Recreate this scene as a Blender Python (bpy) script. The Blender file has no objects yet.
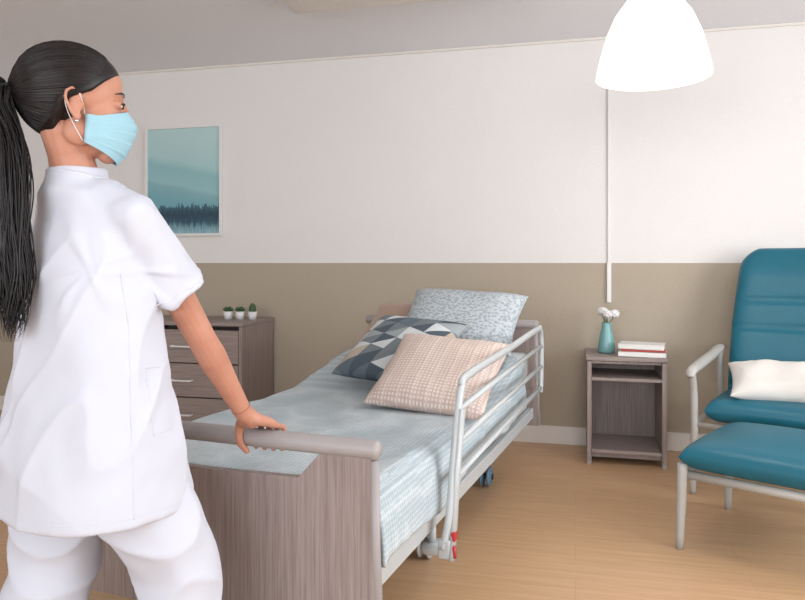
import bpy, bmesh, math, random
from mathutils import Vector, Matrix, noise
from mathutils.bvhtree import BVHTree
random.seed(7)
AL=math.radians(13.87)
CA,SA=math.cos(AL),math.sin(AL)
EYE=1.12
WALLY=4.446
CEIL=2.5
def room(x,y):            # camera-aligned plan coords -> room coords
    return (CA*x-SA*y, SA*x+CA*y)
def lin(c):
    o=[]
    for v in c[:3]:
        v=v/255.0
        o.append(v/12.92 if v<=0.04045 else ((v+0.055)/1.055)**2.4)
    return (o[0],o[1],o[2],1.0)
# ------------------------------------------------------------ materials
class NT:
    def __init__(s,name):
        s.m=bpy.data.materials.new(name); s.m.use_nodes=True
        s.t=s.m.node_tree; s.b=s.t.nodes['Principled BSDF']
    def n(s,t,**k):
        nd=s.t.nodes.new(t)
        for a,v in k.items(): setattr(nd,a,v)
        return nd
    def l(s,a,b): s.t.links.new(a,b)
    def co(s,scale=(1,1,1),rot=(0,0,0),src='Object'):
        tc=s.n('ShaderNodeTexCoord'); mp=s.n('ShaderNodeMapping')
        mp.inputs['Scale'].default_value=scale; mp.inputs['Rotation'].default_value=rot
        s.l(tc.outputs[src],mp.inputs['Vector']); return mp.outputs['Vector']
    def noise(s,vec,scale=5,detail=3,rough=.5):
        n=s.n('ShaderNodeTexNoise'); n.inputs['Scale'].default_value=scale
        n.inputs['Detail'].default_value=detail; n.inputs['Roughness'].default_value=rough
        s.l(vec,n.inputs['Vector']); return n.outputs['Fac']
    def ramp(s,fac,stops,interp='LINEAR'):
        r=s.n('ShaderNodeValToRGB'); cr=r.color_ramp; cr.interpolation=interp
        while len(cr.elements)<len(stops): cr.elements.new(.5)
        for e,(p,c) in zip(cr.elements,stops): e.position=p; e.color=c if len(c)==4 else lin(c)
        s.l(fac,r.inputs['Fac']); return r.outputs['Color']
    def math(s,op,a,b=None,c=None):
        m=s.n('ShaderNodeMath',operation=op)
        for i,v in enumerate((a,b,c)):
            if v is None: continue
            if isinstance(v,(int,float)): m.inputs[i].default_value=v
            else: s.l(v,m.inputs[i])
        return m.outputs[0]
    def mix(s,f,a,b,mode='MIX'):
        m=s.n('ShaderNodeMix',data_type='RGBA',blend_type=mode)
        for i,v in ((0,f),(6,a),(7,b)):
            if isinstance(v,(int,float)): m.inputs[i].default_value=v
            elif isinstance(v,tuple): m.inputs[i].default_value=v
            else: s.l(v,m.inputs[i])
        return m.outputs[2]
    def bump(s,h,strength=.3,dist=.01):
        b=s.n('ShaderNodeBump'); b.inputs['Strength'].default_value=strength
        b.inputs['Distance'].default_value=dist; s.l(h,b.inputs['Height']); s.l(b.outputs[0],s.b.inputs['Normal'])
    def base(s,c,r=.6):
        if isinstance(c,tuple): s.b.inputs['Base Color'].default_value=c
        else: s.l(c,s.b.inputs['Base Color'])
        s.b.inputs['Roughness'].default_value=r
def plain(name,c,r=.5,bs=0,bsc=40,metal=0,var=.06):
    k=NT(name); v=k.co(); f=k.noise(v,bsc)
    a=lin(c); d=tuple(x*(1-var) for x in a[:3])+(1,)
    k.base(k.mix(f,a,d),r); k.b.inputs['Metallic'].default_value=metal
    if bs: k.bump(f,bs,.004)
    return k.m
def wood(name,c1,c2,grain=(130,130,2.6),r=.5):
    k=NT(name); v=k.co(grain); f=k.noise(v,1.0,5,.65)
    v2=k.co((grain[0]*3,grain[1]*3,grain[2]*3)); f2=k.noise(v2,1.0,3,.6)
    ff=k.math('ADD',k.math('MULTIPLY',f,.6),k.math('MULTIPLY',f2,.4))
    k.base(k.ramp(ff,[(.36,c1),(.62,c2)]),r); k.bump(f2,.12,.002); return k.m
def cloth(name,c,r=.85,weave=900,bs=.15,var=.05,sheen=.2):
    k=NT(name); v=k.co(); f=k.noise(v,weave,2); f2=k.noise(v,9,3)
    a=lin(c); d=tuple(x*(1-var) for x in a[:3])+(1,)
    k.base(k.mix(f2,a,d),r); k.bump(f,bs,.001)
    k.b.inputs['Sheen Weight'].default_value=sheen; return k.m
M={}
W1,W2=(124,110,106),(158,144,139)
M['wood']=wood('grey_oak_laminate',W1,W2)
M['woodh']=wood('grey_oak_laminate_h',W1,W2,(2.6,130,130))
M['woodin']=wood('grey_oak_inner',(112,99,94),(146,133,127))
M['rail']=plain('grey_rail_plastic',(158,152,151),.45)
M['frame']=plain('powder_coated_metal',(186,191,193),.35)
M['chairframe']=plain('chair_frame_paint',(178,176,171),.4)
M['white']=plain('white_plastic',(226,225,224),.45)
M['black']=plain('black_rubber',(35,36,40),.6)
M['blue']=plain('blue_caster',(96,128,152),.5)
M['red']=plain('red_lever',(180,44,48),.4)
M['teal']=cloth('teal_vinyl',(8,98,118),.42,300,.12,.12,.0)
M['tunic']=cloth('white_tunic_cotton',(200,203,214),.9,1100,.12,.03,.0)
M['strap']=plain('mask_strap_white',(215,218,220),.8)
M['mask']=cloth('surgical_mask_blue',(150,190,204),.85,900,.1,.04,.0)
M['ivory']=cloth('ivory_knit',(224,219,212),.95,120,.8,.12,.1)
M['mattress']=cloth('mattress_cover',(196,202,205),.9)
M['tan']=cloth('tan_pillowcase',(172,146,128),.9)
M['metal']=plain('chrome',(200,200,205),.2,metal=1)
k=NT('skin'); v=k.co(); f=k.noise(v,14,4); f2=k.noise(v,420,2)
k.base(k.ramp(f,[(.3,(176,120,97)),(.7,(192,138,115))]),.58); k.bump(f2,.1,.001)
k.b.inputs['Subsurface Weight'].default_value=.08; k.b.inputs['Subsurface Radius'].default_value=(.01,.004,.002); M['skin']=k.m
k=NT('dark_hair'); v=k.co(); f=k.noise(v,60,3)
k.base(k.ramp(f,[(.3,(12,9,10)),(.75,(32,24,24))]),.42); k.b.inputs['Specular IOR Level'].default_value=.35; M['hair']=k.m
k=NT('duvet_scallop'); v=k.co((1,1,1))
vo=k.n('ShaderNodeTexVoronoi'); vo.inputs['Scale'].default_value=70; vo.inputs['Randomness'].default_value=.12; k.l(v,vo.inputs['Vector'])
k.base(k.ramp(vo.outputs['Distance'],[(.22,(160,175,182)),(.5,(174,187,193)),(.66,(196,204,208))]),.92)
k.bump(vo.outputs['Distance'],.28,.004); M['duvet']=k.m
k=NT('triangle_pattern'); v=k.co((11.5,11.5,11.5),(0,0,.25)); sp=k.n('ShaderNodeSeparateXYZ'); k.l(v,sp.inputs[0])
fx=k.math('FRACT',sp.outputs[0]); fy=k.math('FRACT',sp.outputs[1]); gx=k.math('FLOOR',sp.outputs[0]); gy=k.math('FLOOR',sp.outputs[1])
tr=k.math('GREATER_THAN',fx,fy); cb=k.n('ShaderNodeCombineXYZ'); k.l(gx,cb.inputs[0]); k.l(gy,cb.inputs[1]); k.l(tr,cb.inputs[2])
wn=k.n('ShaderNodeTexWhiteNoise'); k.l(cb.outputs[0],wn.inputs['Vector'])
k.base(k.ramp(wn.outputs['Value'],[(0,(74,86,96)),(.2,(112,122,128)),(.42,(150,158,162)),(.56,(200,206,208)),(.76,(94,108,118)),(.9,(178,166,150))],'CONSTANT'),.9)
k.bump(k.noise(k.co(),700,2),.15,.001); M['tri']=k.m
k=NT('leaf_speckle_pattern'); v=k.co((1,1.6,1),(0,0,.7)); vo=k.n('ShaderNodeTexVoronoi'); vo.inputs['Scale'].default_value=58; k.l(v,vo.inputs['Vector'])
k.base(k.ramp(vo.outputs['Distance'],[(.0,(140,151,160)),(.44,(154,164,171)),(.54,(184,192,196))]),.9); M['speck']=k.m
k=NT('beige_waffle'); v=k.co((1,1,1)); sp=k.n('ShaderNodeSeparateXYZ'); k.l(v,sp.inputs[0])
sx=k.math('SINE',k.math('MULTIPLY',sp.outputs[0],430)); sy=k.math('SINE',k.math('MULTIPLY',sp.outputs[1],430))
s=k.math('MULTIPLY_ADD',k.math('MAXIMUM',sx,sy),.5,.5)
l2=k.math('GREATER_THAN',k.math('SINE',k.math('MULTIPLY',sp.outputs[0],107)),.93)
c=k.ramp(s,[(.25,(224,211,204)),(.9,(196,175,165))])
c=k.mix(k.math('MULTIPLY',l2,.35),c,lin((234,226,221)))
k.base(c,.92); k.bump(s,.5,.004); M['check']=k.m
k=NT('oak_plank_floor'); v=k.co(); br=k.n('ShaderNodeTexBrick'); k.l(v,br.inputs['Vector'])
br.inputs['Scale'].default_value=1; br.inputs['Brick Width'].default_value=1.2; br.inputs['Row Height'].default_value=.16
br.inputs['Mortar Size'].default_value=.001; br.inputs['Color1'].default_value=lin((199,162,125)); br.inputs['Color2'].default_value=lin((190,153,115)); br.inputs['Mortar'].default_value=lin((160,124,90))
g=k.noise(k.co((2.6,46,1)),1,6,.6)
gr=k.ramp(g,[(.3,(178,140,104)),(.7,(206,170,133))])
k.base(k.mix(.6,br.outputs['Color'],gr),.38); k.bump(g,.05,.002); M['floor']=k.m
def wallmat(name):
    k=NT(name); v=k.co(); up=lin((224,221,219)); lo=lin((172,160,143))
    f=k.noise(v,160,4,.6)
    g=k.n('ShaderNodeNewGeometry'); sp=k.n('ShaderNodeSeparateXYZ'); k.l(g.outputs['Position'],sp.inputs[0])
    k.base(k.mix(k.math('GREATER_THAN',sp.outputs[2],EYE),lo,up),.85)
    k.bump(f,.35,.006); return k.m
M['wall']=wallmat('painted_wall_two_tone')
k=NT('textured_ceiling'); v=k.co(); f=k.noise(v,90,5,.7); k.base(k.mix(f,lin((240,241,245)),lin((232,233,238))),.9); k.bump(f,.5,.01); M['ceil']=k.m
M['trim']=plain('white_trim',(224,219,213),.5)
k=NT('glowing_shade'); k.base(lin((245,243,240)),.5); k.b.inputs['Emission Color'].default_value=(1,.95,.89,1); k.b.inputs['Emission Strength'].default_value=.7; M['lamp']=k.m
# ------------------------------------------------------------ geometry helpers
def link(o,parent=None):
    bpy.context.scene.collection.objects.link(o)
    if parent is not None: o.parent=parent
    return o
def mk(name,verts,faces,parent=None,mat=None,smooth=True):
    me=bpy.data.meshes.new(name); me.from_pydata([tuple(v) for v in verts],[],faces); me.update()
    bm=bmesh.new(); bm.from_mesh(me); bmesh.ops.recalc_face_normals(bm,faces=bm.faces); bm.to_mesh(me); bm.free()
    if smooth:
        for p in me.polygons: p.use_smooth=True
    if mat: me.materials.append(M[mat] if isinstance(mat,str) else mat)
    return link(bpy.data.objects.new(name,me),parent)
def grp(name,x,y,z=0,yaw=0,cam=True):
    e=bpy.data.objects.new(name,None); link(e)
    if cam: X,Y=room(x,y); e.rotation_euler=(0,0,yaw+AL)
    else: X,Y=x,y; e.rotation_euler=(0,0,yaw)
    e.location=(X,Y,z); e.empty_display_size=.1; return e
def box(name,cx,cy,cz,sx,sy,sz,parent=None,mat=None,bev=.003,rot=None,seg=2):
    v=[(cx+a*sx/2,cy+b*sy/2,cz+c*sz/2) for a in(-1,1) for b in(-1,1) for c in(-1,1)]
    f=[(0,1,3,2),(4,6,7,5),(0,4,5,1),(2,3,7,6),(0,2,6,4),(1,5,7,3)]
    if rot:
        C=Vector((cx,cy,cz)); v=[C+rot@(Vector(p)-C) for p in v]
    o=mk(name,v,f,parent,mat,False)
    if bev:
        m=o.modifiers.new('b','BEVEL'); m.width=bev; m.segments=seg
        for p in o.data.polygons: p.use_smooth=True
        m.harden_normals=True
    return o
def sweepdata(pts,radii,seg=10,flat=1.0,up=None):
    pts=[Vector(p) for p in pts]; n=len(pts)
    if isinstance(radii,(int,float)): radii=[radii]*n
    V=[];F=[]; t0=(pts[1]-pts[0]).normalized()
    ref=Vector(up) if up else (Vector((0,0,1)) if abs(t0.z)<.9 else Vector((1,0,0)))
    a=(ref-t0*ref.dot(t0)).normalized()
    for i in range(n):
        t=((pts[min(i+1,n-1)]-pts[i]).normalized()+(pts[i]-pts[max(i-1,0)]).normalized())
        t=t.normalized() if t.length>1e-9 else t0
        a=(a-t*a.dot(t)).normalized(); b=t.cross(a)
        for j in range(seg):
            q=2*math.pi*j/seg
            V.append(pts[i]+a*math.cos(q)*radii[i]+b*math.sin(q)*radii[i]*flat)
    for i in range(n-1):
        for j in range(seg):
            F.append((i*seg+j,i*seg+(j+1)%seg,(i+1)*seg+(j+1)%seg,(i+1)*seg+j))
    F.append(tuple(range(seg-1,-1,-1))); F.append(tuple((n-1)*seg+j for j in range(seg)))
    return V,F
def smoothpts(pts,k=6):
    pts=[Vector(p) for p in pts]; out=[]
    P=[pts[0]]+pts+[pts[-1]]
    for i in range(1,len(P)-2):
        for j in range(k):
            t=j/k; a,b,c,d=P[i-1],P[i],P[i+1],P[i+2]
            out.append(.5*((2*b)+(c-a)*t+(2*a-5*b+4*c-d)*t*t+(3*b-a-3*c+d)*t**3))
    out.append(pts[-1]); return out
def sweep(name,pts,r,parent=None,mat=None,seg=12,flat=1.0,up=None,sm=0):
    if sm:
        if not isinstance(r,(int,float)):
            rr=smoothpts([(x,0,0) for x in r],sm); r=[max(q.x,.0003) for q in rr]
        pts=smoothpts(pts,sm)
    V,F=sweepdata(pts,r,seg,flat,up); return mk(name,V,F,parent,mat)
def lathe(name,prof,parent=None,mat=None,seg=40,c=(0,0,0)):
    V=[];F=[];n=len(prof)
    for r,z in prof:
        for j in range(seg):
            q=2*math.pi*j/seg; V.append((c[0]+r*math.cos(q),c[1]+r*math.sin(q),c[2]+z))
    for i in range(n-1):
        for j in range(seg): F.append((i*seg+j,i*seg+(j+1)%seg,(i+1)*seg+(j+1)%seg,(i+1)*seg+j))
    if prof[0][0]>1e-4: F.append(tuple(range(seg-1,-1,-1)))
    if prof[-1][0]>1e-4: F.append(tuple((n-1)*seg+j for j in range(seg)))
    return mk(name,V,F,parent,mat)
def ellip(c,r,nu=24,nv=14,M4=None):
    V=[];F=[]
    for i in range(nv+1):
        th=math.pi*i/nv
        for j in range(nu):
            q=2*math.pi*j/nu
            p=Vector((r[0]*math.sin(th)*math.cos(q),r[1]*math.sin(th)*math.sin(q),r[2]*math.cos(th)))
            if M4: p=M4@p
            V.append(p+Vector(c))
    for i in range(nv):
        for j in range(nu): F.append((i*nu+j,(i+1)*nu+j,(i+1)*nu+(j+1)%nu,i*nu+(j+1)%nu))
    return V,F
def ell(name,c,r,parent,mat,nu=24,nv=14): 
    V,F=ellip(c,r,nu,nv); o=mk(name,V,F,parent,mat); weld(o,1e-6); return o
class Acc:
    def __init__(s): s.V=[];s.F=[]
    def add(s,VF,T=None):
        V,F=VF; o=len(s.V); s.V+= [ (T@Vector(v) if T else Vector(v)) for v in V]; s.F+=[tuple(i+o for i in f) for f in F]
    def caps(s,pts,radii,T=None,seg=16):
        s.add(sweepdata(pts,radii,seg),T)
        for p,r in zip(pts,radii): s.add(ellip(p,(r,r,r),seg,10),T)
def weld(o,d=1e-5):
    bm=bmesh.new(); bm.from_mesh(o.data); bmesh.ops.remove_doubles(bm,verts=bm.verts,dist=d); bmesh.ops.recalc_face_normals(bm,faces=bm.faces); bm.to_mesh(o.data); bm.free()
def bake(o):
    bpy.context.view_layer.update()
    dg=bpy.context.evaluated_depsgraph_get(); me=bpy.data.meshes.new_from_object(o.evaluated_get(dg)); o.modifiers.clear(); o.data=me
    for p in me.polygons: p.use_smooth=True
def remesh(name,acc,vox,sm,parent,mat,fac=.5):
    o=mk(name,acc.V,acc.F,None,mat)
    weld(o)
    m=o.modifiers.new('r','REMESH'); m.mode='VOXEL'; m.voxel_size=vox; m.use_smooth_shade=True
    if sm: m=o.modifiers.new('s','SMOOTH'); m.iterations=sm; m.factor=fac
    bake(o); o.data.materials.clear(); o.data.materials.append(M[mat]); o.parent=parent; return o
def pillow(name,w,h,t,mat,mtx,n=34,seed=0,wr=.006):
    V=[];F=[]
    def pt(u,v,s):
        x=u*w/2*(1-.07*(1-v*v)); y=v*h/2*(1-.07*(1-u*u))
        th=t/2*((max(0,1-u**4)*max(0,1-v**4))**.55)
        nn=noise.noise(Vector((x*9+seed,y*9,s*3)))*wr+noise.noise(Vector((x*25+seed,y*25,s*3)))*wr*.3
        edge=min(1,(1-max(abs(u),abs(v)))*5)
        return (x,y,s*(th+nn*edge))
    for s in(1,-1):
        o=len(V)
        for i in range(n+1):
            for j in range(n+1):
                u=math.sin((-1+2*i/n)*math.pi/2); v=math.sin((-1+2*j/n)*math.pi/2); V.append(pt(u,v,s))
        for i in range(n):
            for j in range(n):
                a=o+i*(n+1)+j; F.append((a,a+1,a+n+2,a+n+1) if s<0 else (a,a+n+1,a+n+2,a+1))
    o=mk(name,V,F,None,mat); weld(o,1e-5); o.matrix_world=mtx; return o
def rotm(yaw=0,pitch=0,roll=0):
    return Matrix.Rotation(yaw,4,'Z')@Matrix.Rotation(pitch,4,'X')@Matrix.Rotation(roll,4,'Y')
# ------------------------------------------------------------ room shell
XL,XR,YF=-4.6,2.7,-3.4
box('floor',(XL+XR)/2,(YF+WALLY)/2,-.05,XR-XL+.4,WALLY-YF+.4,.1,None,'floor',0)
box('ceiling',(XL+XR)/2,(YF+WALLY)/2,CEIL+.05,XR-XL+.4,WALLY-YF+.4,.1,None,'ceil',0)
box('wall_back',(XL+XR)/2,WALLY+.06,CEIL/2,XR-XL+.4,.12,CEIL,None,'wall',0)
box('wall_left',XL-.06,(YF+WALLY)/2,CEIL/2,.12,WALLY-YF,CEIL,None,'wall',0)
def wall_open(name,fixed,a0,a1,o0,o1,z0,z1,axis):
    V=[];F=[]
    def bx(p0,p1,q0,q1):
        o=len(V); 
        for a in(p0,p1):
            for d in(0,.12):
                for z in(q0,q1): V.append((fixed+d,a,z) if axis=='x' else (a,fixed-d,z))
        F.extend([tuple(o+i for i in f) for f in [(0,1,3,2),(4,6,7,5),(0,4,5,1),(2,3,7,6),(0,2,6,4),(1,5,7,3)]])
    bx(a0,o0,0,CEIL); bx(o1,a1,0,CEIL); bx(o0,o1,0,z0); bx(o0,o1,z1,CEIL)
    return mk(name,V,F,None,'wall',False)
wall_open('wall_right',XR,YF,WALLY,.2,3.0,.75,2.25,'x')
wall_open('wall_front',YF,XL,XR,-2.9,1.7,.6,2.3,'y')
def win(name,x,y,yaw,w,z0,z1):
    g=grp(name,x,y,0,yaw,False); h=z1-z0
    for nm,cx,cz,sx,sz in(('jamb_1',-w/2+.03,(z0+z1)/2,.06,h),('jamb_2',w/2-.03,(z0+z1)/2,.06,h),('mullion',0,(z0+z1)/2,.07,h),('sill',0,z0+.03,w,.06),('head',0,z1-.03,w,.06)):
        box(nm,cx,0,cz,sx,.07,sz,g,'white',.004)
win('window_1',XR+.06,1.6,math.pi/2,2.8,.75,2.25)
win('window_2',-.6,YF-.06,0,4.6,.6,2.3)
box('baseboard_back',(XL+XR)/2,WALLY-.007,.055,XR-XL,.014,.11,None,'trim',.003)
box('baseboard_left',XL+.007,(YF+WALLY)/2,.055,.014,WALLY-YF-.03,.11,None,'trim',.003)
box('trim_1',(XL+XR)/2,WALLY-.006,CEIL-.008,XR-XL,.012,.016,None,'trim',.002)
g=grp('cable_trunking',.199,WALLY-.008,0,0,False)
box('upper_duct',0,0,1.81,.016,.014,1.38,g,'white',.003)
box('lower_duct',0,-.002,1.0,.026,.018,.24,g,'white',.003)
X,Y=room(-.27,3.48)
g=grp('ceiling_light_fixture',X+.28,Y,0,0,False)
box('housing',0,0,CEIL-.03,1.25,.32,.06,g,'white',.006)
box('diffuser',0,0,CEIL-.063,1.19,.26,.012,g,'trim',.004)
# ------------------------------------------------------------ pendant
g=grp('pendant_lamp',.955,2.67,0)
pr=[(.0,.345),(.03,.345),(.05,.335),(.10,.30),(.15,.235),(.185,.16),(.208,.08),(.222,.02),(.225,.0),(.219,.0),(.205,.08),(.18,.16),(.145,.23),(.09,.295),(.0,.33)]
lathe('shade',[(a*.94,b) for a,b in pr],g,'lamp',56,(0,0,1.827))
lathe('cap',[(0,.06),(.018,.06),(.025,.0),(0,.0)],g,'white',20,(0,0,2.169))
sweep('cord',[(0,0,2.21),(0,0,CEIL-.02)],.004,g,'white',8)
lathe('ceiling_rose',[(0,.0),(.045,.0),(.045,-.012),(.03,-.03),(0,-.032)],g,'white',24,(0,0,CEIL))
ell('bulb',(0,0,1.95),(.035,.035,.045),g,'lamp')
# ------------------------------------------------------------ picture
g=grp('framed_picture',-2.69,WALLY-.014,1.70,0,False)
for nm,cx,cz,sx,sz in(('frame_left',-.292,0,.018,.78),('frame_right',.292,0,.018,.78),('frame_top',0,.381,.566,.018),('frame_bottom',0,-.381,.566,.018)):
    box(nm,cx,0,cz,sx,.024,sz,g,'white',.002)
k=NT('misty_forest_print'); tc=k.n('ShaderNodeTexCoord'); sp=k.n('ShaderNodeSeparateXYZ'); k.l(tc.outputs['Object'],sp.inputs[0])
n1=k.noise(k.co((2.2,0,0)),1,2); n2=k.noise(k.co((52,0,9)),1,4,.7)
z=k.math('DIVIDE',k.math('ADD',sp.outputs[2],.39),.78)
z1=k.math('SUBTRACT',k.math('ADD',z,k.math('MULTIPLY',sp.outputs[0],.22)),k.math('MULTIPLY',k.math('SUBTRACT',n1,.5),.3))
far=k.ramp(z1,[(.0,(104,160,174)),(.30,(112,164,176)),(.42,(128,172,180)),(.46,(146,188,192)),(.60,(138,182,188)),(.68,(164,200,202)),(.95,(176,205,206))])
z2=k.math('SUBTRACT',z,k.math('MULTIPLY',k.math('SUBTRACT',n2,.5),.24))
tree=k.ramp(z2,[(.0,(150,184,192)),(.07,(118,158,170)),(.12,(48,84,102)),(.2,(34,64,82)),(.29,(66,108,124))])
k.base(k.mix(k.math('LESS_THAN',z2,.27),far,tree),.5)
o=box('print',0,.004,0,.57,.008,.75,g,None,0); o.data.materials.append(k.m)
# ------------------------------------------------------------ dresser
DX0,DX1,DY0,DY1,DZ=-2.82,-2.0,3.96,WALLY-.02,.75
g=grp('chest_of_drawers',(DX0+DX1)/2,(DY0+DY1)/2,0,0,False)
dw=DX1-DX0; dd=DY1-DY0
box('top',0,0,DZ-.012,dw+.01,dd+.01,.025,g,'woodh',.003)
box('side_1',-dw/2+.011,0,DZ/2-.012,.022,dd,DZ-.026,g,'wood')
box('side_2',dw/2-.011,0,DZ/2-.012,.022,dd,DZ-.026,g,'wood')
box('back',0,dd/2-.006,DZ/2,dw-.05,.012,DZ-.06,g,'woodin',0)
box('plinth',0,-dd/2+.04,.03,dw-.05,.02,.06,g,'woodin')
for i in range(3):
    zc=.165+.215*i
    box('drawer_%d'%(i+1),0,-dd/2+.012,zc,dw-.05,.022,.208,g,'woodh',.003)
    sweep('handle_%d'%(i+1),smoothpts([(-.07,-dd/2+.002,zc),(-.068,-dd/2-.02,zc),(-.055,-dd/2-.028,zc),(.055,-dd/2-.028,zc),(.068,-dd/2-.02,zc),(.07,-dd/2+.002,zc)],4),.006,g,'white',8)
M['green']=plain('succulent_green',(70,100,62),.55,var=.3)
def plant(X,Y,kind):
    g=grp('potted_succulent',X,Y,DZ+.001,0,False)
    lathe('pot',[(0,0),(.024,0),(.031,.052),(.028,.052),(.026,.044),(0,.044)],g,'white',24)
    green=M['green']
    if kind==0:
        V,F=ellip((0,0,.07),(.022,.022,.036),24,12)
        V=[Vector((p.x*(1+.12*math.cos(8*math.atan2(p.y,p.x))),p.y*(1+.12*math.cos(8*math.atan2(p.y,p.x))),p.z)) for p in V]
        mk('cactus',V,F,g,green)
    else:
        A=Acc()
        for q in range(22):
            a=q*2.4; el=.35+.9*(q/22); L=.042
            d=Vector((math.cos(a)*math.cos(el),math.sin(a)*math.cos(el),math.sin(el)))
            p0=Vector((0,0,.046)); A.add(sweepdata([p0,p0+d*L*.5,p0+d*L*.85,p0+d*L],[.003,.007,.005,.0008],6))
        mk('leaves',A.V,A.F,g,green)
plant(-2.215,4.19,1); plant(-2.135,4.20,1); plant(-2.05,4.21,0)
# ------------------------------------------------------------ nightstand
NX,NY=.273,4.225; nw,nd,nh=.42,.40,.60
g=grp('nightstand',NX,NY,0,0,False)
box('top',0,0,nh-.011,nw+.01,nd,.022,g,'woodh',.004)
box('side_1',-nw/2+.0125,0,.2985,.025,nd-.01,.553,g,'wood'); box('side_2',nw/2-.0125,0,.2985,.025,nd-.01,.553,g,'wood')
for a in(-1,1):
    for b in(-1,1): box('foot_%d'%(1+(a+1)//2+(b+1)),a*(nw/2-.0125),b*(nd/2-.03),.011,.024,.04,.022,g,'rail',.002)
box('back',0,nd/2-.012,.32,nw-.05,.01,.52,g,'woodin',0)
box('shelf_1',0,.0,.475,nw-.052,nd-.02,.018,g,'woodh',.002)
box('shelf_2',0,.0,.075,nw-.052,nd-.02,.02,g,'woodh',.002)
box('apron',0,-nd/2+.03,.569,nw-.052,.016,.018,g,'wood',.002)
box('kick',0,-nd/2+.05,.05,nw-.052,.016,.03,g,'wood',.002)
M['vase']=plain('teal_ceramic',(118,164,166),.3)
g=grp('flower_vase',.175,4.22,nh+.001,0,False)
lathe('vase',[(0,0),(.044,0),(.050,.01),(.048,.04),(.036,.11),(.026,.155),(.028,.175),(.024,.175),(.021,.155),(0,.14)],g,'vase',32)
A=Acc(); B=Acc()
for i in range(9):
    a=i*2.39; r=.006+.032*(i%3)/2; top=Vector((math.cos(a)*r*1.3,math.sin(a)*r*1.3,.212+.024*((i*5)%3)/2))
    B.add(sweepdata([(0,0,.13),top],[.0015,.0015],6))
    for q in range(30):
        b=q*2.4; el=-.6+2.0*q/30; d=Vector((math.cos(b)*math.cos(el),math.sin(b)*math.cos(el),math.sin(el)))
        A.add(ellip(top+d*.019,(.008,.008,.008),8,5))
mk('blossoms',A.V,A.F,g,'white'); mk('stems',B.V,B.F,g,'green')
M['paper']=plain('book_paper',(232,228,220),.8)
M['bookred']=plain('book_cover_red',(190,70,62),.5); M['bookwhite']=plain('book_cover_white',(228,226,222),.5)
g=grp('stack_of_books',.365,4.13,nh+.001,math.radians(-8),False)
def book(i,z,th,cov,dx,yaw,w=.22,d=.15):
    R=Matrix.Rotation(yaw,3,'Z')
    box('pages_%d'%i,dx,0,z+th/2,w-.006,d-.006,th-.006,g,'paper',.001,R)
    box('cover_%d_bottom'%i,dx,0,z+.0015,w,d,.003,g,cov,.001,R); box('cover_%d_top'%i,dx,0,z+th-.0015,w,d,.003,g,cov,.001,R)
    c=Vector((dx,-d/2+.0015,z+th/2)); C=Vector((dx,0,z+th/2)); p=C+R@(c-C)
    box('spine_%d'%i,p.x,p.y,p.z,w,.003,th,g,cov,.001,R)
book(1,0,.028,'bookwhite',0,.0,.25); book(2,.029,.011,'bookred',.004,.06,.235,.145); book(3,.041,.03,'bookwhite',-.002,-.05,.24,.145)
# ------------------------------------------------------------ armchair
TH=math.radians(-37)
g=grp('recliner_armchair',1.68,3.22,0,TH)
def cushion(name,n,fn,parent,mat):
    V=[];F=[]
    for s in(1,-1):
        o=len(V)
        for i in range(n+1):
            for j in range(n+1):
                u=math.sin((-1+2*i/n)*math.pi/2); v=math.sin((-1+2*j/n)*math.pi/2); V.append(fn(u,v,s))
        for i in range(n):
            for j in range(n):
                a=o+i*(n+1)+j; F.append((a,a+1,a+n+2,a+n+1))
    o=mk(name,V,F,parent,mat); weld(o,1e-5); return o
def seatfn(w,d,t,c,crown=.012):
    def f(u,v,s):
        r=(max(0,1-abs(u)**10)*max(0,1-abs(v)**10))**.5
        return (c[0]+u*w/2*(1-.02*v*v),c[1]+v*d/2,c[2]+s*(t/2*r)+ (crown*(1-u*u)*(1-v*v) if s>0 else 0))
    return f
cushion('seat',30,seatfn(.56,.56,.12,(0,.27,.405)),g,'teal')
def backfn(u,v,s):
    k=(v+1)/2; H=.80
    w=.275*(1-.22*max(0,k-.45)**1.2)
    if k>.86: w*=math.sqrt(max(0,1-((k-.86)/.14)**2*.55))
    r=(max(0,1-abs(u)**8)*max(0,1-abs(v)**14))**.5
    th=.055*(1.0+.22*math.exp(-((k-.80)/.12)**2)+.25*math.exp(-((k-.25)/.14)**2))
    for sk in(.08,.46,.64): th-=.02*math.exp(-((k-sk)/.012)**2)
    side=.02*(u*u)
    y=.50+.20*k+.05*k*k ; z=.40+H*k
    nrm=Vector((0,-1,.28)).normalized()
    return Vector((u*w,y-side,z))+nrm*(s*th*r)
cushion('backrest',70,backfn,g,'teal')
for sx,nm in((-1,'left'),(1,'right')):
    x=sx*.325
    sweep('armrest_'+nm,[(x,-.06,.57),(x,-.03,.598),(x,.1,.612),(x,.35,.635),(x,.52,.655),(x,.60,.655)],[.012,.020,.022,.022,.020,.014],g,'chairframe',14,1.3,None,4)
    sweep('front_leg_'+nm,[(x,-.035,.585),(x,.0,.5),(x,.015,.35),(x,.0,.15),(x,-.015,.0)],[.018,.018,.018,.016,.014],g,'chairframe',12,1,None,4)
    sweep('back_leg_'+nm,[(x,.54,.65),(x,.545,.45),(x,.57,.2),(x,.62,.0)],[.018,.018,.016,.014],g,'chairframe',12,1,None,4)
    sweep('side_rail_'+nm,[(x,.0,.34),(x,.56,.32)],.016,g,'chairframe',10)
sweep('front_rail',[(-.32,.02,.33),(.32,.02,.33)],.014,g,'chairframe',10)
sweep('back_rail',[(-.32,.54,.34),(.32,.54,.34)],.014,g,'chairframe',10)
g=grp('footstool',1.51,2.76,0,math.radians(-42))
cushion('cushion',30,seatfn(.62,.62,.11,(0,0,.362),.022),g,'teal')
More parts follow.
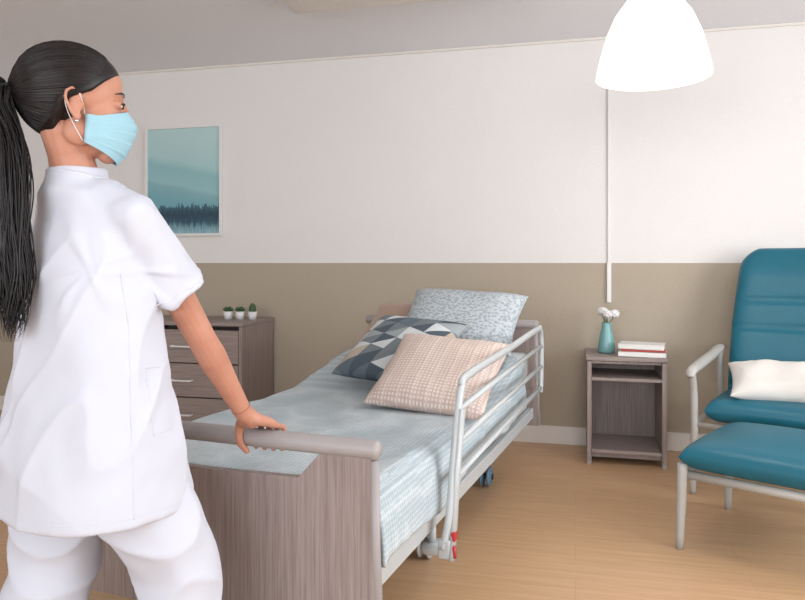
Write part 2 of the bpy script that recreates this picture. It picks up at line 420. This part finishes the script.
for a in(-1,1):
    sweep('side_bar_%d'%((a+3)//2),[(a*.285,-.28,.29),(a*.285,.28,.29)],.018,g,'chairframe',10)
    sweep('cross_bar_%d'%((a+3)//2),[(-.285,a*.27,.29),(.285,a*.27,.29)],.018,g,'chairframe',10)
    for b in(-1,1):
        sweep('leg_%d'%(1+(a+1)//2+(b+1)),[(a*.297,b*.285,.335),(a*.30,b*.287,.2),(a*.305,b*.295,0)],[.020,.019,.015],g,'chairframe',12,1,None,3)
X,Y=room(1.84,3.38)
pillow('cream_throw_pillow',.48,.30,.13,'ivory',Matrix.Translation((X,Y,.545))@rotm(AL+TH+.25,math.radians(24)),30,5,.016)
# ------------------------------------------------------------ BED
BYAW=math.atan2(-.36,.933)
bed=grp('hospital_bed',-.058,1.72,0,BYAW)
def board(pref,y,dz,zb):
    top=.652+dz; cut=.572+dz
    P=[(-.985,zb),(-.0,zb),(-.012,.40+dz),(-.018,top)]
    P+=[(-.145,top)]
    for i in range(1,9):
        q=i/8*math.pi/2; P.append((-.145-.075*math.sin(q),cut+(top-cut)*(1-math.sin(q))))
    Q=[]
    for (a,b) in P[5:]: Q.append((-1.0-a,b))
    P+=[(-.5,cut-.006)]+Q[::-1]+[(-.855,top),(-.982,top),(-.988,.40+dz)]
    n=len(P); V=[(a,y-.012,b) for a,b in P]+[(a,y+.012,b) for a,b in P]
    F=[tuple(range(n)),tuple(range(2*n-1,n-1,-1))]+[(i,(i+1)%n,n+(i+1)%n,n+i) for i in range(n)]
    o=mk(pref+'_panel',V,F,bed,'wood',False)
    m=o.modifiers.new('b','BEVEL'); m.width=.003; m.segments=2; m.limit_method='ANGLE'
    sweep(pref+'_grip_rail',[(-1.002,y,.66+dz),(-.998,y,.66+dz),(-.99,y,.66+dz),(-.5,y,.66+dz),(-.01,y,.66+dz),(-.002,y,.66+dz),(.004,y,.66+dz)],[.014,.021,.024,.024,.024,.021,.014],bed,'rail',20)
    sweep(pref+'_edge_band',[(-.012,y,top-.02),(-.008,y,.40+dz),(.003,y,zb+.003)],.013,bed,'rail',8)
board('footboard',0.0,0,.17); board('headboard',2.17,.13,.25)
def top(l):
    t=min(1,max(0,(l-1.15)/.8)); return .535+.12*t*t*(3-2*t)
V=[];F=[];nl=30
sec=[(-.95,.0),(-.965,.03),(-.965,.11),(-.95,.14),(-.5,.145),(-.06,.14),(-.045,.11),(-.045,.03),(-.06,.0)]
for i in range(nl+1):
    l=.03+2.09*i/nl
    for a,b in sec: V.append((a,l,top(l)-.152+b))
m_=len(sec)
for i in range(nl):
    for j in range(m_): F.append((i*m_+j,i*m_+(j+1)%m_,(i+1)*m_+(j+1)%m_,(i+1)*m_+j))
F.append(tuple(range(m_))); F.append(tuple(nl*m_+j for j in range(m_)))
mk('mattress',V,F,bed,'mattress')
V=[];F=[];NL=150;NC=110
def prof(s,l):
    h=top(l); zl=.37+.01*math.sin(l*5); zr=.355+.012*math.sin(l*7+1)+ (.05*min(1,max(0,(l-.5)/.4)))
    dl=h-zl; dr=h-zr; W=.94; tot=dl+W+dr; d=s*tot
    if d<dl: x=-.985-.02*math.sin(math.pi*d/dl*.5+1.5); z=zl+d
    elif d<dl+W:
        q=(d-dl)/W; x=-.975+.95*q; z=h
    else:
        q=(d-dl-W)/dr; x=-.022+.028*math.sin(q*1.6); z=h-q*dr
    ed=min(abs(d-dl),abs(d-dl-W))
    if ed<.05: z-= .018*(1-ed/.05)**2
    return x,z
for i in range(NL+1):
    l=.025+1.80*i/NL
    for j in range(NC+1):
        x,z=prof(j/NC,l)
        on=1 if -.95<x<-.05 else .5
        puff=.012*noise.noise(Vector((x*2.5,l*2.5,3)))+.008*noise.noise(Vector((x*5+l*2,l*4-x*3,1)))+.003*noise.noise(Vector((x*12,l*12,2)))+.004
        z2=z+(puff+.012)*on
        if x>=-.05: x+= .009*noise.noise(Vector((l*9,z*3,5)))+.003*noise.noise(Vector((l*25,z*5,5)))
        if x<=-.96: x-= .012*noise.noise(Vector((l*9,z*3,7)))
        if i<5: z2-= .012*(1-i/5)**2
        V.append((x,l,z2))
for i in range(NL):
    for j in range(NC):
        a=i*(NC+1)+j; F.append((a,a+1,a+NC+2,a+NC+1))
o=mk('duvet',V,F,bed,'duvet'); m=o.modifiers.new('s','SOLIDIFY'); m.thickness=.012; m.offset=-1
for x,nm in((-.03,'right'),(-.96,'left')):
    box('side_frame_'+nm,x,1.08,.325,.03,2.1,.055,bed,'frame',.006)
for i,y in enumerate((.06,.75,1.4,2.08)): box('cross_beam_%d'%(i+1),-.495,y,.325,.9,.04,.04,bed,'frame',.004)
box('mattress_deck',-.495,1.08,.362,.9,2.05,.018,bed,'frame',.004)
for x,s in((-.20,'right'),(-.79,'left')):
    box('base_beam_'+s,x,1.38,.15,.035,1.05,.045,bed,'frame',.005)
    sweep('lift_arm_a_'+s,[(x+.03,.98,.16),(x+.03,1.72,.31)],.014,bed,'frame',10)
    sweep('lift_arm_b_'+s,[(x+.06,1.72,.16),(x+.06,.98,.31)],.014,bed,'frame',10)
    for i,y in enumerate((.93,1.84)):
        nm='caster_%s_%d'%(s,i+1)
        A=Acc(); 
        for dx in(-.018,.018):
            V_,F_=ellip((0,0,0),(.014,.05,.05),20,16); A.add((V_,F_),Matrix.Translation((x+dx,y,.052)))
        mk(nm+'_wheel',A.V,A.F,bed,'blue' if i else 'frame')
        sweep(nm+'_axle',[(x-.036,y,.052),(x+.036,y,.052)],.014,bed,'black',12)
        sweep(nm+'_stem',[(x,y-.0,.104),(x,y,.15)],.014,bed,'frame',12)
        box(nm+'_fork',x,y+.0,.11,.05,.05,.02,bed,'black',.006)
for i,y in enumerate((1.0,1.7)): box('base_cross_%d'%(i+1),-.495,y,.15,.56,.035,.04,bed,'frame',.004)
rx=.045
pts=[(rx-.015,.42,.26),(rx,.44,.36),(rx,.485,.52),(rx,.535,.67),(rx,.57,.725),(rx,.65,.752),(rx,1.3,.768),(rx,1.90,.79),(rx,1.98,.783),(rx,2.02,.73),(rx,2.02,.60),(rx,2.0,.46)]
sweep('side_rail_loop',pts,[.0125]*len(pts),bed,'frame',12,1.2,None,5)
for i,(z0,z1,ya) in enumerate(((.66,.695,.535),(.56,.59,.50),(.455,.485,.465))):
    sweep('side_rail_bar_%d'%(i+1),[(rx,ya,z0),(rx,2.015,z1)],.0105,bed,'frame',10)
sweep('side_rail_flat_post',[(rx+.012,.425,.23),(rx+.012,.48,.48),(rx+.012,.535,.66)],[.02,.02,.02],bed,'frame',8,.5,(0,1,0))
box('rail_latch',rx-.01,.44,.262,.04,.06,.06,bed,'frame',.008)
box('latch_button',rx+.016,.435,.30,.014,.03,.028,bed,'red',.004)
sweep('release_lever',[(rx+.02,.42,.275),(rx+.022,.42,.24)],.006,bed,'red',8)
lathe('adjust_knob',[(0,0),(.035,0),(.04,.012),(.035,.03),(0,.03)],bed,'frame',20,(-.03,.50,.215))
sweep('adjust_shaft',[(-.03,.50,.24),(-.03,.50,.30)],.012,bed,'frame',10)
box('control_box',-.17,.35,.27,.14,.18,.05,bed,'frame',.01)
sweep('power_cable',[(-.17,.3,.25),(-.14,.16,.12),(-.08,.12,.14),(-.12,.2,.27)],.006,bed,'black',8,1,None,6)
bpy.context.view_layer.update()
BM=bed.matrix_world.copy()
def bp(x,l,z,yaw=0,pitch=0,roll=0): return BM@Matrix.Translation((x,l,z))@rotm(yaw,pitch,roll)
D=math.radians
pillow('beige_waffle_pillow',.48,.46,.13,'check',bp(-.195,1.08,.68,D(-3),D(30),D(4)),40,1)
pillow('triangle_pattern_pillow',.48,.46,.13,'tri',bp(-.48,1.38,.73,D(-14),D(31),D(3)),40,2)
pillow('speckled_pillow',.60,.44,.16,'speck',bp(-.31,1.76,.835,D(-2),D(36),D(3)),40,3)
pillow('tan_pillow',.40,.32,.12,'tan',bp(-.68,1.93,.79,D(-4),D(36)),30,4)
# ------------------------------------------------------------ NURSE
NO=Vector((-.68,1.55,0))
nurse=grp('nurse',NO.x,NO.y,0,0)
def rel(acc): acc.V=[v-NO for v in acc.V]; return acc
BA=D(50); f=Vector((math.cos(BA),math.sin(BA),0)); r=Vector((math.sin(BA),-math.cos(BA),0))
C=Vector((-.70,1.57,0))
bb=Vector((.36,.933,0)).normalized(); ww=Vector((-.933,.36,0)).normalized(); up=Vector((0,0,1))
def barpt(t): return Vector((-.058,1.72,.66))+ww*t
SR=Vector((-.572,1.488,1.222)); ER=Vector((-.472,1.640,.945))
SL=Vector((-.80,1.70,1.222)); EL_=Vector((-.80,1.84,.95))
HR=barpt(.325); HL=barpt(.75)
body=Acc()
def hand(B,sgn,acc,E):
    def q(a,b,z): return B+ww*(a*sgn*1.08)+bb*b+up*z
    W=q(.004,-.092,.086)
    acc.caps([E,E.lerp(W,.25),E.lerp(W,.6),W],[.033,.035,.028,.0222])
    acc.caps([W,q(0,-.06,.062)],[.0225,.023])
    kn=[(.031,.002,.042),(.0105,.009,.045),(-.010,.006,.043),(-.029,-.002,.039)]
    for a,b,z in kn: acc.caps([q(a*.45,-.068,.066),q(a*.85,-.03,.052),q(a,b,z)],[.0165,.0135,.0105],None,12)
    for (a,b,z),s,sp in zip(kn,(.95,1.05,1.0,.85),(.004,.001,-.003,-.008)):
        p1=(a+sp*.5,.040*s+.001,.024); p2=(a+sp,.038,-.008); p3=(a+sp*1.1,.019,-.030)
        acc.caps([q(a,b,z),q(*p1),q(*p2),q(*p3)],[.0098*s,.0092*s,.0084*s,.0072*s],None,12)
    acc.caps([q(.018,-.066,.062),q(.040,-.045,.044),q(.052,-.038,.016),q(.050,-.031,-.012),q(.038,-.022,-.031)],[.017,.0145,.0108,.0098,.008],None,12)
    return W
WR=hand(HR,1,body,ER); WL=hand(HL,-1,body,EL_)
SRi=SR.lerp(Vector((C.x,C.y,SR.z)),.12)-Vector((0,0,.012)); SLi=SL.lerp(Vector((C.x,C.y,SL.z)),.12)-Vector((0,0,.012))
body.caps([SRi,SR.lerp(ER,.4),SR.lerp(ER,.75),ER],[.034,.039,.035,.033]); body.caps([SLi,SL.lerp(EL_,.5),EL_],[.034,.038,.034])
NB=Vector((-.722,1.552,1.30))
body.caps([SRi,NB-Vector((0,0,.10)),SLi],[.034,.05,.034])
HC=Vector((-.708,1.53,1.463)); HS=1.06
TH_=Matrix.Translation(HC)@Matrix.Rotation(D(25),4,'Z')@Matrix.Rotation(D(2),4,'Y')@Matrix.Scale(HS,4)
def E(c,rr,M4=None): body.add(ellip(c,rr,28,18,M4),TH_)
E((-.012,0,.032),(.094,.073,.083)); E((.026,0,-.022),(.062,.056,.082)); E((.028,0,-.066),(.048,.045,.038)); E((.060,0,-.096),(.022,.022,.018))
E((.064,0,.024),(.022,.044,.014)); E((.028,0,.048),(.055,.057,.046))
for s in(-1,1):
    E((.056,s*.032,-.034),(.024,.022,.020)); E((.004,s*.044,-.058),(.032,.016,.030))
    E((.0685,s*.030,.0045),(.0145,.0165,.0105))
    E((-.006,s*.073,-.012),(.013,.005,.024)); E((-.002,s*.0745,-.034),(.008,.005,.010))
    E((.006,s*.073,-.012),(.005,.006,.008))
    rim=[(.004,.074,.006),(-.003,.079,.015),(-.013,.083,.018),(-.022,.085,.011),(-.024,.085,-.001),(-.019,.083,-.014),(-.012,.080,-.028),(-.004,.077,-.038)]
    body.caps([(a,s*b,c) for a,b,c in rim],[.0036]*8,TH_,8)
body.caps([(.082,0,.012),(.094,0,-.012),(.103,0,-.034)],[.008,.009,.011],TH_); E((.100,.010,-.038),(.010,.008,.007)); E((.100,-.010,-.038),(.010,.008,.007))
E((.086,0,-.064),(.010,.022,.007)); E((.084,0,-.076),(.010,.019,.008))
nb_top=TH_@Vector((-.026,0,-.05))
body.caps([NB-Vector((0,0,.06)),NB,NB.lerp(nb_top,.55),nb_top],[.062,.052,.045,.048])
remesh('body_skin',rel(body),.0026,3,nurse,'skin')
def loc(p): return (TH_@Vector(p))-NO
M['eyew']=plain('eye_white',(190,184,180),.3); M['iris']=plain('iris_brown',(42,28,22),.2)
for s,nm in((-1,'right'),(1,'left')):
    V,F=ellip((0,0,0),(.0106,.0112,.0046),20,12); mk('eye_'+nm,[loc(Vector((.0742,s*.030,.002))+v) for v in V],F,nurse,'eyew')
    V,F=ellip((0,0,0),(.0036,.0056,.0048),14,8); mk('iris_'+nm,[loc(Vector((.0828,s*.0305,.002))+v) for v in V],F,nurse,'iris')
    sweep('upper_lashes_'+nm,[loc((.074,s*.042,.004)),loc((.082,s*.037,.0072)),loc((.0866,s*.029,.0082)),loc((.084,s*.020,.006))],[.0008,.0018,.0018,.0006],nurse,'hair',6,1,None,3)
    sweep('eyebrow_'+nm,[loc((.067,s*.050,.022)),loc((.079,s*.040,.028)),loc((.0845,s*.028,.028)),loc((.0855,s*.015,.025))],[.0008,.002,.0024,.0016],nurse,'hair',6,.6,None,3)
    V,F=ellip((0,0,0),(.004,.004,.004),10,8); mk('earring_'+nm,[loc(Vector((-.002,s*.083,-.046))+v) for v in V],F,nurse,'metal')
V=[];F=[];nu,nv=44,60
for j in range(nv+1):
    v=j/nv
    for i in range(nu+1):
        u=-1+2*i/nu; a=u*D(86)
        zt=.000-.026*min(1,abs(u)*1.2)**1.3; zb=-.118+.036*abs(u)**1.6
        zz=zb+(zt-zb)*v
        px=[(-.13,.060),(-.115,.080),(-.09,.097),(-.06,.108),(-.038,.115),(-.018,.107),(.0,.094),(.01,.09)]
        x0=px[0][1]
        for (z0,a0),(z1_,a1) in zip(px,px[1:]):
            if z0<=zz<=z1_: x0=a0+(a1-a0)*(zz-z0)/(z1_-z0)
        pleat=.003*(((v*5)%1.0))*(1-abs(u)**4) if .14<v<.9 else 0
        xc=.006; rx_=(x0-xc)+pleat; ry=.0625-.014*max(0,(-.07-zz)/.05)+pleat*.6
        ca=math.cos(a); sa=math.sin(a)
        V.append(loc((xc+rx_*abs(ca)**1.0,ry*(abs(sa)**1.0)*(1 if sa>=0 else -1),zz)))
for j in range(nv):
    for i in range(nu):
        a=j*(nu+1)+i; F.append((a,a+1,a+nu+2,a+nu+1))
o=mk('surgical_mask',V,F,nurse,'mask'); m=o.modifiers.new('s','SOLIDIFY'); m.thickness=.0018
for s,nm in((-1,'right'),(1,'left')):
    sweep('mask_strap_'+nm,[loc((.012,s*.064,-.027)),loc((.006,s*.074,-.002)),loc((-.006,s*.082,.018)),loc((-.020,s*.082,.014)),loc((-.024,s*.078,-.008)),loc((-.014,s*.072,-.038)),loc((.010,s*.061,-.080))],.0010,nurse,'strap',6,1,None,4)
# hair
EC=Vector((-.020,0,.036)); ER_=Vector((.104,.084,.090))
def onell(d,k=1.0):
    d=d.normalized(); rz=ER_.z if d.z>0 else .112
    t=1/math.sqrt((d.x/ER_.x)**2+(d.y/ER_.y)**2+(d.z/rz)**2); return EC+d*t*k
def hlim(z):
    ks=[(-.2,-.050),(-.05,-.044),(-.03,-.032),(-.005,-.024),(.008,.000),(.020,.022),(.045,.046),(.066,.070),(.082,.082),(.3,.09)]
    for (a,b),(c,d) in zip(ks,ks[1:]):
        if a<=z<=c: return b+(d-b)*(z-a)/(c-a)
    return .07
V,F=ellip((0,0,0),(1,1,1),120,84); W=[]
for v in V:
    p=onell(v); e=(p.x-hlim(p.z))/.012
    e=min(1,max(0,e)); e=e*e*(3-2*e)
    W.append(loc(EC+(p-EC)*(1-.14*e)))
o=mk('hair_cap',W,F,nurse,'hair'); weld(o)
T_=Vector((-.132,0,.012)); td=(T_-EC).normalized()
hl=[(.084,0,.090),(.082,.020,.087),(.073,.040,.076),(.060,.060,.058),(.042,.074,.042),(.020,.082,.022),(.002,.085,.010),(-.014,.088,.012),(-.026,.085,-.008),(-.034,.078,-.032),(-.046,.062,-.056),(-.056,.036,-.068),(-.060,0,-.072)]
hs=smoothpts(hl,10); A=Acc()
def strand(H,k0,rad,lift=0):
    hd=(H-EC).normalized(); pts=[]; ang=hd.angle(td); n=16
    for i in range(n+1):
        t=i/n
        d=(hd*math.sin((1-t)*ang)+td*math.sin(t*ang))/max(1e-4,math.sin(ang))
        kk=k0+lift*math.sin(math.pi*t)-.05*max(0,1-t*9)
        p=onell(d,kk)
        p=p.lerp(T_+Vector((0,random.uniform(-.006,.006),random.uniform(-.006,.006))),max(0,(t-.72)/.28)**1.5)
        pts.append(loc(p))
    A.add(sweepdata(pts,[rad*.2,rad*.6]+[rad]*(n-2)+[rad*.8],5))
for s in(-1,1):
    for H in hs:
        for q in range(5):
            HH=Vector((H.x+random.uniform(-.004,.002),H.y*s+random.uniform(-.003,.003),H.z+random.uniform(-.002,.002)))
            strand(HH,.999+random.uniform(-.004,.005),random.uniform(.0009,.0018),random.uniform(0,.014))
mk('hair_strands',A.V,A.F,nurse,'hair')
tw=(TH_@T_)
V,F=sweepdata([tw-NO+Vector((.012,.004,0)),tw-NO+Vector((-.012,-.004,0))],[.019,.019],16); mk('hair_tie',V,F,nurse,'black')
tail=smoothpts([tw,tw+Vector((-.018,-.010,.006)),tw+Vector((-.018,-.022,-.035)),(-.830,1.440,1.37),(-.806,1.434,1.25),(-.796,1.424,1.12),(-.792,1.418,1.02),(-.788,1.416,.955)],7)
A=Acc(); nT=len(tail)
def tR(t): 
    ks=[(0,.012),(.07,.026),(.2,.044),(.5,.044),(.75,.036),(.92,.020),(1,.006)]
    for (a,b),(c,d) in zip(ks,ks[1:]):
        if a<=t<=c: return b+(d-b)*(t-a)/(c-a)
    return .006
for q in range(420):
    a=random.uniform(0,6.28); rr=math.sqrt(random.random()); ph=random.choice((0,1.2,2.4))+random.uniform(-.3,.3); end=random.uniform(.74,1.0); am=random.uniform(.006,.011); fr=random.uniform(15,17)
    pts=[];rd=[]
    m2=int(nT*end); rad=random.uniform(.0009,.0020)
    for i in range(m2):
        t=i/(nT-1); R=tR(t)
        off=Vector((math.cos(a+.8*t)*rr*R,math.sin(a+.8*t)*rr*R*.7,0)) if i>3 else Vector((0,math.cos(a)*rr*R,math.sin(a)*rr*R))
        w=Vector((math.sin(t*fr+ph)*am*min(1,t*2),math.cos(t*fr*.9+ph)*am*.6*min(1,t*2),0))
        pts.append(tail[i]+off+w-NO); rd.append(rad*(1 if i<m2-8 else max(.08,(m2-1-i)/8)))
    A.add(sweepdata(pts,rd,4))
core=[p-NO for p in tail[:int(nT*.85)]]; A.add(sweepdata(core,[tR(i/(nT-1))*.8*(1 if i<len(core)-8 else max(.05,(len(core)-1-i)/8)) for i in range(len(core))],16,.7))
mk('ponytail',A.V,A.F,nurse,'hair')
# tunic
tun=Acc(); rings=[(.578,.218,.196,.018),(.60,.217,.195,.018),(.72,.206,.178,.012),(.86,.190,.152,.004),(.98,.180,.138,-.002),(1.08,.174,.129,-.002),(1.16,.167,.116,.0),(1.215,.154,.096,.0),(1.25,.134,.082,-.005),(1.275,.108,.074,-.01),(1.298,.083,.068,-.0),(1.318,.068,.063,-.0),(1.334,.063,.060,0)]
V=[];F=[];S=56
for z,hw,hd,of in rings:
    tt=min(1,max(0,(z-1.2)/.1)); cc=C.lerp(Vector((NB.x,NB.y,0)),tt)
    for j in range(S):
        q=2*math.pi*j/S; c,s=math.cos(q),math.sin(q); e=.9
        p=cc+f*(of+hd*abs(s)**e*(1 if s>0 else -1))+r*(hw*abs(c)**e*(1 if c>0 else -1)); V.append(Vector((p.x,p.y,z)))
for i in range(len(rings)-1):
    for j in range(S): F.append((i*S+j,i*S+(j+1)%S,(i+1)*S+(j+1)%S,(i+1)*S+j))
F.append(tuple(range(S-1,-1,-1))); F.append(tuple((len(rings)-1)*S+j for j in range(S)))
tun.add((V,F))
def sleeve(Sh,El):
    d=El-Sh; a=[Sh-d*.05,Sh+d*.1,Sh+d*.35,Sh+d*.60]
    tun.add(sweepdata(a,[.051,.056,.059,.064],28)); tun.add(ellip(Sh,(.053,.053,.051),24,14))
    inn=(Sh.lerp(C+Vector((0,0,Sh.z)),.45)); tun.add(sweepdata([inn-Vector((0,0,.02)),Sh],[.066,.053],24))
    tun.add(sweepdata([inn-Vector((0,0,.11)),Sh+d*.22],[.07,.05],24))
    tun.add(sweepdata([Vector((NB.x,NB.y,1.268)),Vector((NB.x,NB.y,1.272)).lerp(Sh+Vector((0,0,.012)),.5)+Vector((0,0,.010)),Sh+Vector((0,0,.006))],[.050,.046,.045],20))
sleeve(SR,ER); sleeve(SL,EL_)
tunic=remesh('tunic',rel(tun),.0055,9,nurse,'tunic',.6)
for Sh,El in((SR,ER),(SL,EL_)):
    d=El-Sh; V,F=sweepdata([Sh+d*.42-NO,Sh+d*.77-NO],[.045,.060],28)
    cut=mk('cut',V,F,None,None,False); bm_=tunic.modifiers.new('c','BOOLEAN'); bm_.operation='DIFFERENCE'; bm_.solver='EXACT'; bm_.object=cut
    tunic.parent=None; bake(tunic); tunic.parent=nurse; bpy.data.objects.remove(cut)
def folds(o,fn):
    me=o.data; ns=[v.normal.copy() for v in me.vertices]
    for v,n in zip(me.vertices,ns): v.co+=n*fn(v.co+NO,n)
    me.update()
def ridge(v): return (1-abs(noise.noise(v))*2.2)
AP=SR+Vector((-.03,-.03,-.12))       # under-arm point the pull folds radiate from
def tfold(p,n):
    if abs(n.z)>.8 and p.z<.62: return 0
    a=noise.noise(Vector((p.x*8+p.z*2.0,p.y*8,p.z*1.3)))
    rd=max(0,ridge(Vector((p.x*5+p.z*2.2,p.y*5-p.z*1.2,p.z*1.5+7))))**2
    rd2=max(0,ridge(Vector((p.x*7-p.z*3,p.y*7,p.z*2.5+2))))**3
    b=noise.noise(Vector((p.x*16,p.y*16-p.z*9,p.z*6+4)))
    k=min(1,max(.2,(1.28-p.z)/.26))*(.55+.45*min(1,max(0,(p.z-.60)/.15)))
    dv=p-AP; dl=dv.length; ang=math.atan2(dv.z,(dv.x*.766-dv.y*.643))
    rad=.006*max(0,math.cos(ang*6+2.0*noise.noise(p*5)))**2*math.exp(-((dl-.10)/.07)**2)
    return k*(.010*a+.012*rd+.009*rd2+.004*b)+.0035*noise.noise(Vector((p.x*18-p.z*14,p.y*18,p.z*12)))+rad-.006
folds(tunic,tfold)
bv=BVHTree.FromPolygons([v.co.copy() for v in tunic.data.vertices],[tuple(p.vertices) for p in tunic.data.polygons])
def seam(name,pts,rad=.0012,sm=6,k=.3):
    P=smoothpts([Vector(p)-NO for p in pts],sm); Q=[]
    for p in P:
        l_,n_,_,_=bv.find_nearest(p); Q.append(l_-n_*rad*k)
    sweep(name,Q,rad,nurse,'tunic',6)
def ringp(z,ang,k=1.05,hw=.2,hd=.15): 
    p=C+f*(hd*k*math.sin(ang))+r*(hw*k*math.cos(ang)); return Vector((p.x,p.y,z))
seam('side_seam',[ringp(1.10,-.15),ringp(1.0,-.1),ringp(.85,-.1),ringp(.7,-.1),ringp(.60,-.1)],.0012)
seam('hem_stitch',[ringp(.605,D(a),1.2) for a in range(-170,60,15)],.0011,4)
seam('pocket_edge_1',[ringp(.90,.18),ringp(.90,.45)],.0022); seam('pocket_edge_2',[ringp(.90,.18),ringp(.76,.18)],.0014); seam('pocket_edge_3',[ringp(.76,.18),ringp(.76,.5)],.0014)
d=(ER-SR).normalized(); a1=d.cross(Vector((0,0,1))).normalized(); a2=d.cross(a1)
cen=SR.lerp(ER,.54)
seam('sleeve_stitch',[cen+a1*.09*math.cos(t)+a2*.09*math.sin(t) for t in [x*math.pi/6 for x in range(13)]],.0013,3)
seam('collar',[Vector((NB.x,NB.y,1.318))+r*(.085*math.cos(t))+f*(.085*math.sin(t))+Vector((0,0,-.010*math.sin(t))) for t in [x*math.pi/12 for x in range(25)]],.0045,3,.5)
# trousers
tr_=Acc()
HPR=C+r*.085+Vector((0,0,.76)); HPL=C-r*.085+Vector((0,0,.76))
KR=Vector((-.508,1.60,.415)); KL=Vector((-.80,1.60,.42)); AR=Vector((-.485,1.60,.06)); AL_=Vector((-.87,1.50,.06))
tr_.add(ellip(C+Vector((0,0,.74)),(.14,.135,.13),28,16))
def leg(H,K,A_):
    P=[H,H.lerp(K,.35),H.lerp(K,.75),K,K.lerp(A_,.5),A_]; P[2]=P[2]+f*.004
    tr_.add(sweepdata(smoothpts(P,4),[q.x for q in smoothpts([(x,0,0) for x in(.10,.100,.092,.087,.082,.080)],4)],28)); tr_.add(ellip(H,(.10,.10,.09),24,14))
leg(HPR,KR,AR); leg(HPL,KL,AL_)
pants=remesh('trousers',rel(tr_),.007,8,nurse,'tunic',.6)
def pfold(p,n): return .008*noise.noise(Vector((p.x*9,p.y*9,p.z*3+9)))+.013*max(0,ridge(Vector((p.x*6+p.z*4,p.y*6-p.z*4,p.z*4))))**2+.005*noise.noise(Vector((p.x*14,p.y*14-p.z*7,p.z*9)))+.004*math.sin(p.z*60+5*noise.noise(p*5))*max(0,.35-p.z)
folds(pants,pfold)
for A_,nm in((AR,'right'),(AL_,'left')):
    S_=Acc(); dirf=f
    S_.add(ellip((0,0,0),(.13,.047,.038),28,14),Matrix.Translation(Vector((A_.x,A_.y,.045))+dirf*.055)@Matrix.Rotation(BA,4,'Z'))
    S_.add(ellip((0,0,0),(.052,.044,.055),24,14),Matrix.Translation(Vector((A_.x,A_.y,.062))-dirf*.012)@Matrix.Rotation(BA,4,'Z'))
    S_.V=[Vector((v.x,v.y,max(v.z,.012))) for v in S_.V]
    rel(S_); mk('shoe_'+nm,S_.V,S_.F,nurse,'white')
    n=28
    V=[Vector((A_.x,A_.y,z))+dirf*(.055+.132*k_*math.cos(q))+r*(.05*k_*math.sin(q)) for z,k_ in((0,.97),(.014,1),(.02,.98)) for q in [2*math.pi*i/n for i in range(n)]]
    F=[tuple(range(n-1,-1,-1)),tuple(2*n+i for i in range(n))]+[(a*n+i,a*n+(i+1)%n,(a+1)*n+(i+1)%n,(a+1)*n+i) for a in(0,1) for i in range(n)]
    mk('sole_'+nm,[v-NO for v in V],F,nurse,'white',False)
dd_=(WR-ER).normalized(); b1=dd_.cross(up).normalized(); b2=dd_.cross(b1); cw=ER.lerp(WR,.93)
M['cord']=plain('bracelet_cord',(150,90,76),.7)
sweep('bracelet',[cw+(b1*math.cos(t)+b2*math.sin(t))*.0238-NO for t in [x*math.pi/12 for x in range(25)]],.0008,nurse,'cord',6)
# ------------------------------------------------------------ lights
def area(name,loc_,rot,sx,sy,e,col):
    l=bpy.data.lights.new(name,'AREA'); l.shape='RECTANGLE'; l.size=sx; l.size_y=sy; l.energy=e; l.color=col
    o=bpy.data.objects.new(name,l); o.location=loc_; o.rotation_euler=rot; link(o)
area('window_daylight_right',(XR-.03,1.6,1.5),(0,math.pi/2+.14,0),1.45,2.7,98,(.96,.98,1))
area('window_daylight_front',(-.6,YF+.03,1.45),(math.pi/2+.5,0,0),4.4,1.6,190,(.92,.96,1))
l=bpy.data.lights.new('pendant_bulb_light','POINT'); l.energy=7; l.color=(1,.92,.84); l.shadow_soft_size=.05
o=bpy.data.objects.new('pendant_bulb_light',l); X,Y=room(.955,2.67); o.location=(X,Y,1.85); link(o)
w=bpy.data.worlds.new('World'); bpy.context.scene.world=w; w.use_nodes=True
w.node_tree.nodes['Background'].inputs[0].default_value=(.82,.9,1,1); w.node_tree.nodes['Background'].inputs[1].default_value=1.0
# ------------------------------------------------------------ camera
cd=bpy.data.cameras.new('camera'); cam=bpy.data.objects.new('camera',cd); link(cam)
cam.location=(0,0,EYE); cam.rotation_euler=(math.pi/2,0,AL)
cd.sensor_width=36; cd.lens=36*700/805; cd.shift_y=-37/805; cd.clip_start=.05
bpy.context.scene.camera=cam
bpy.context.scene.view_settings.view_transform='Standard'
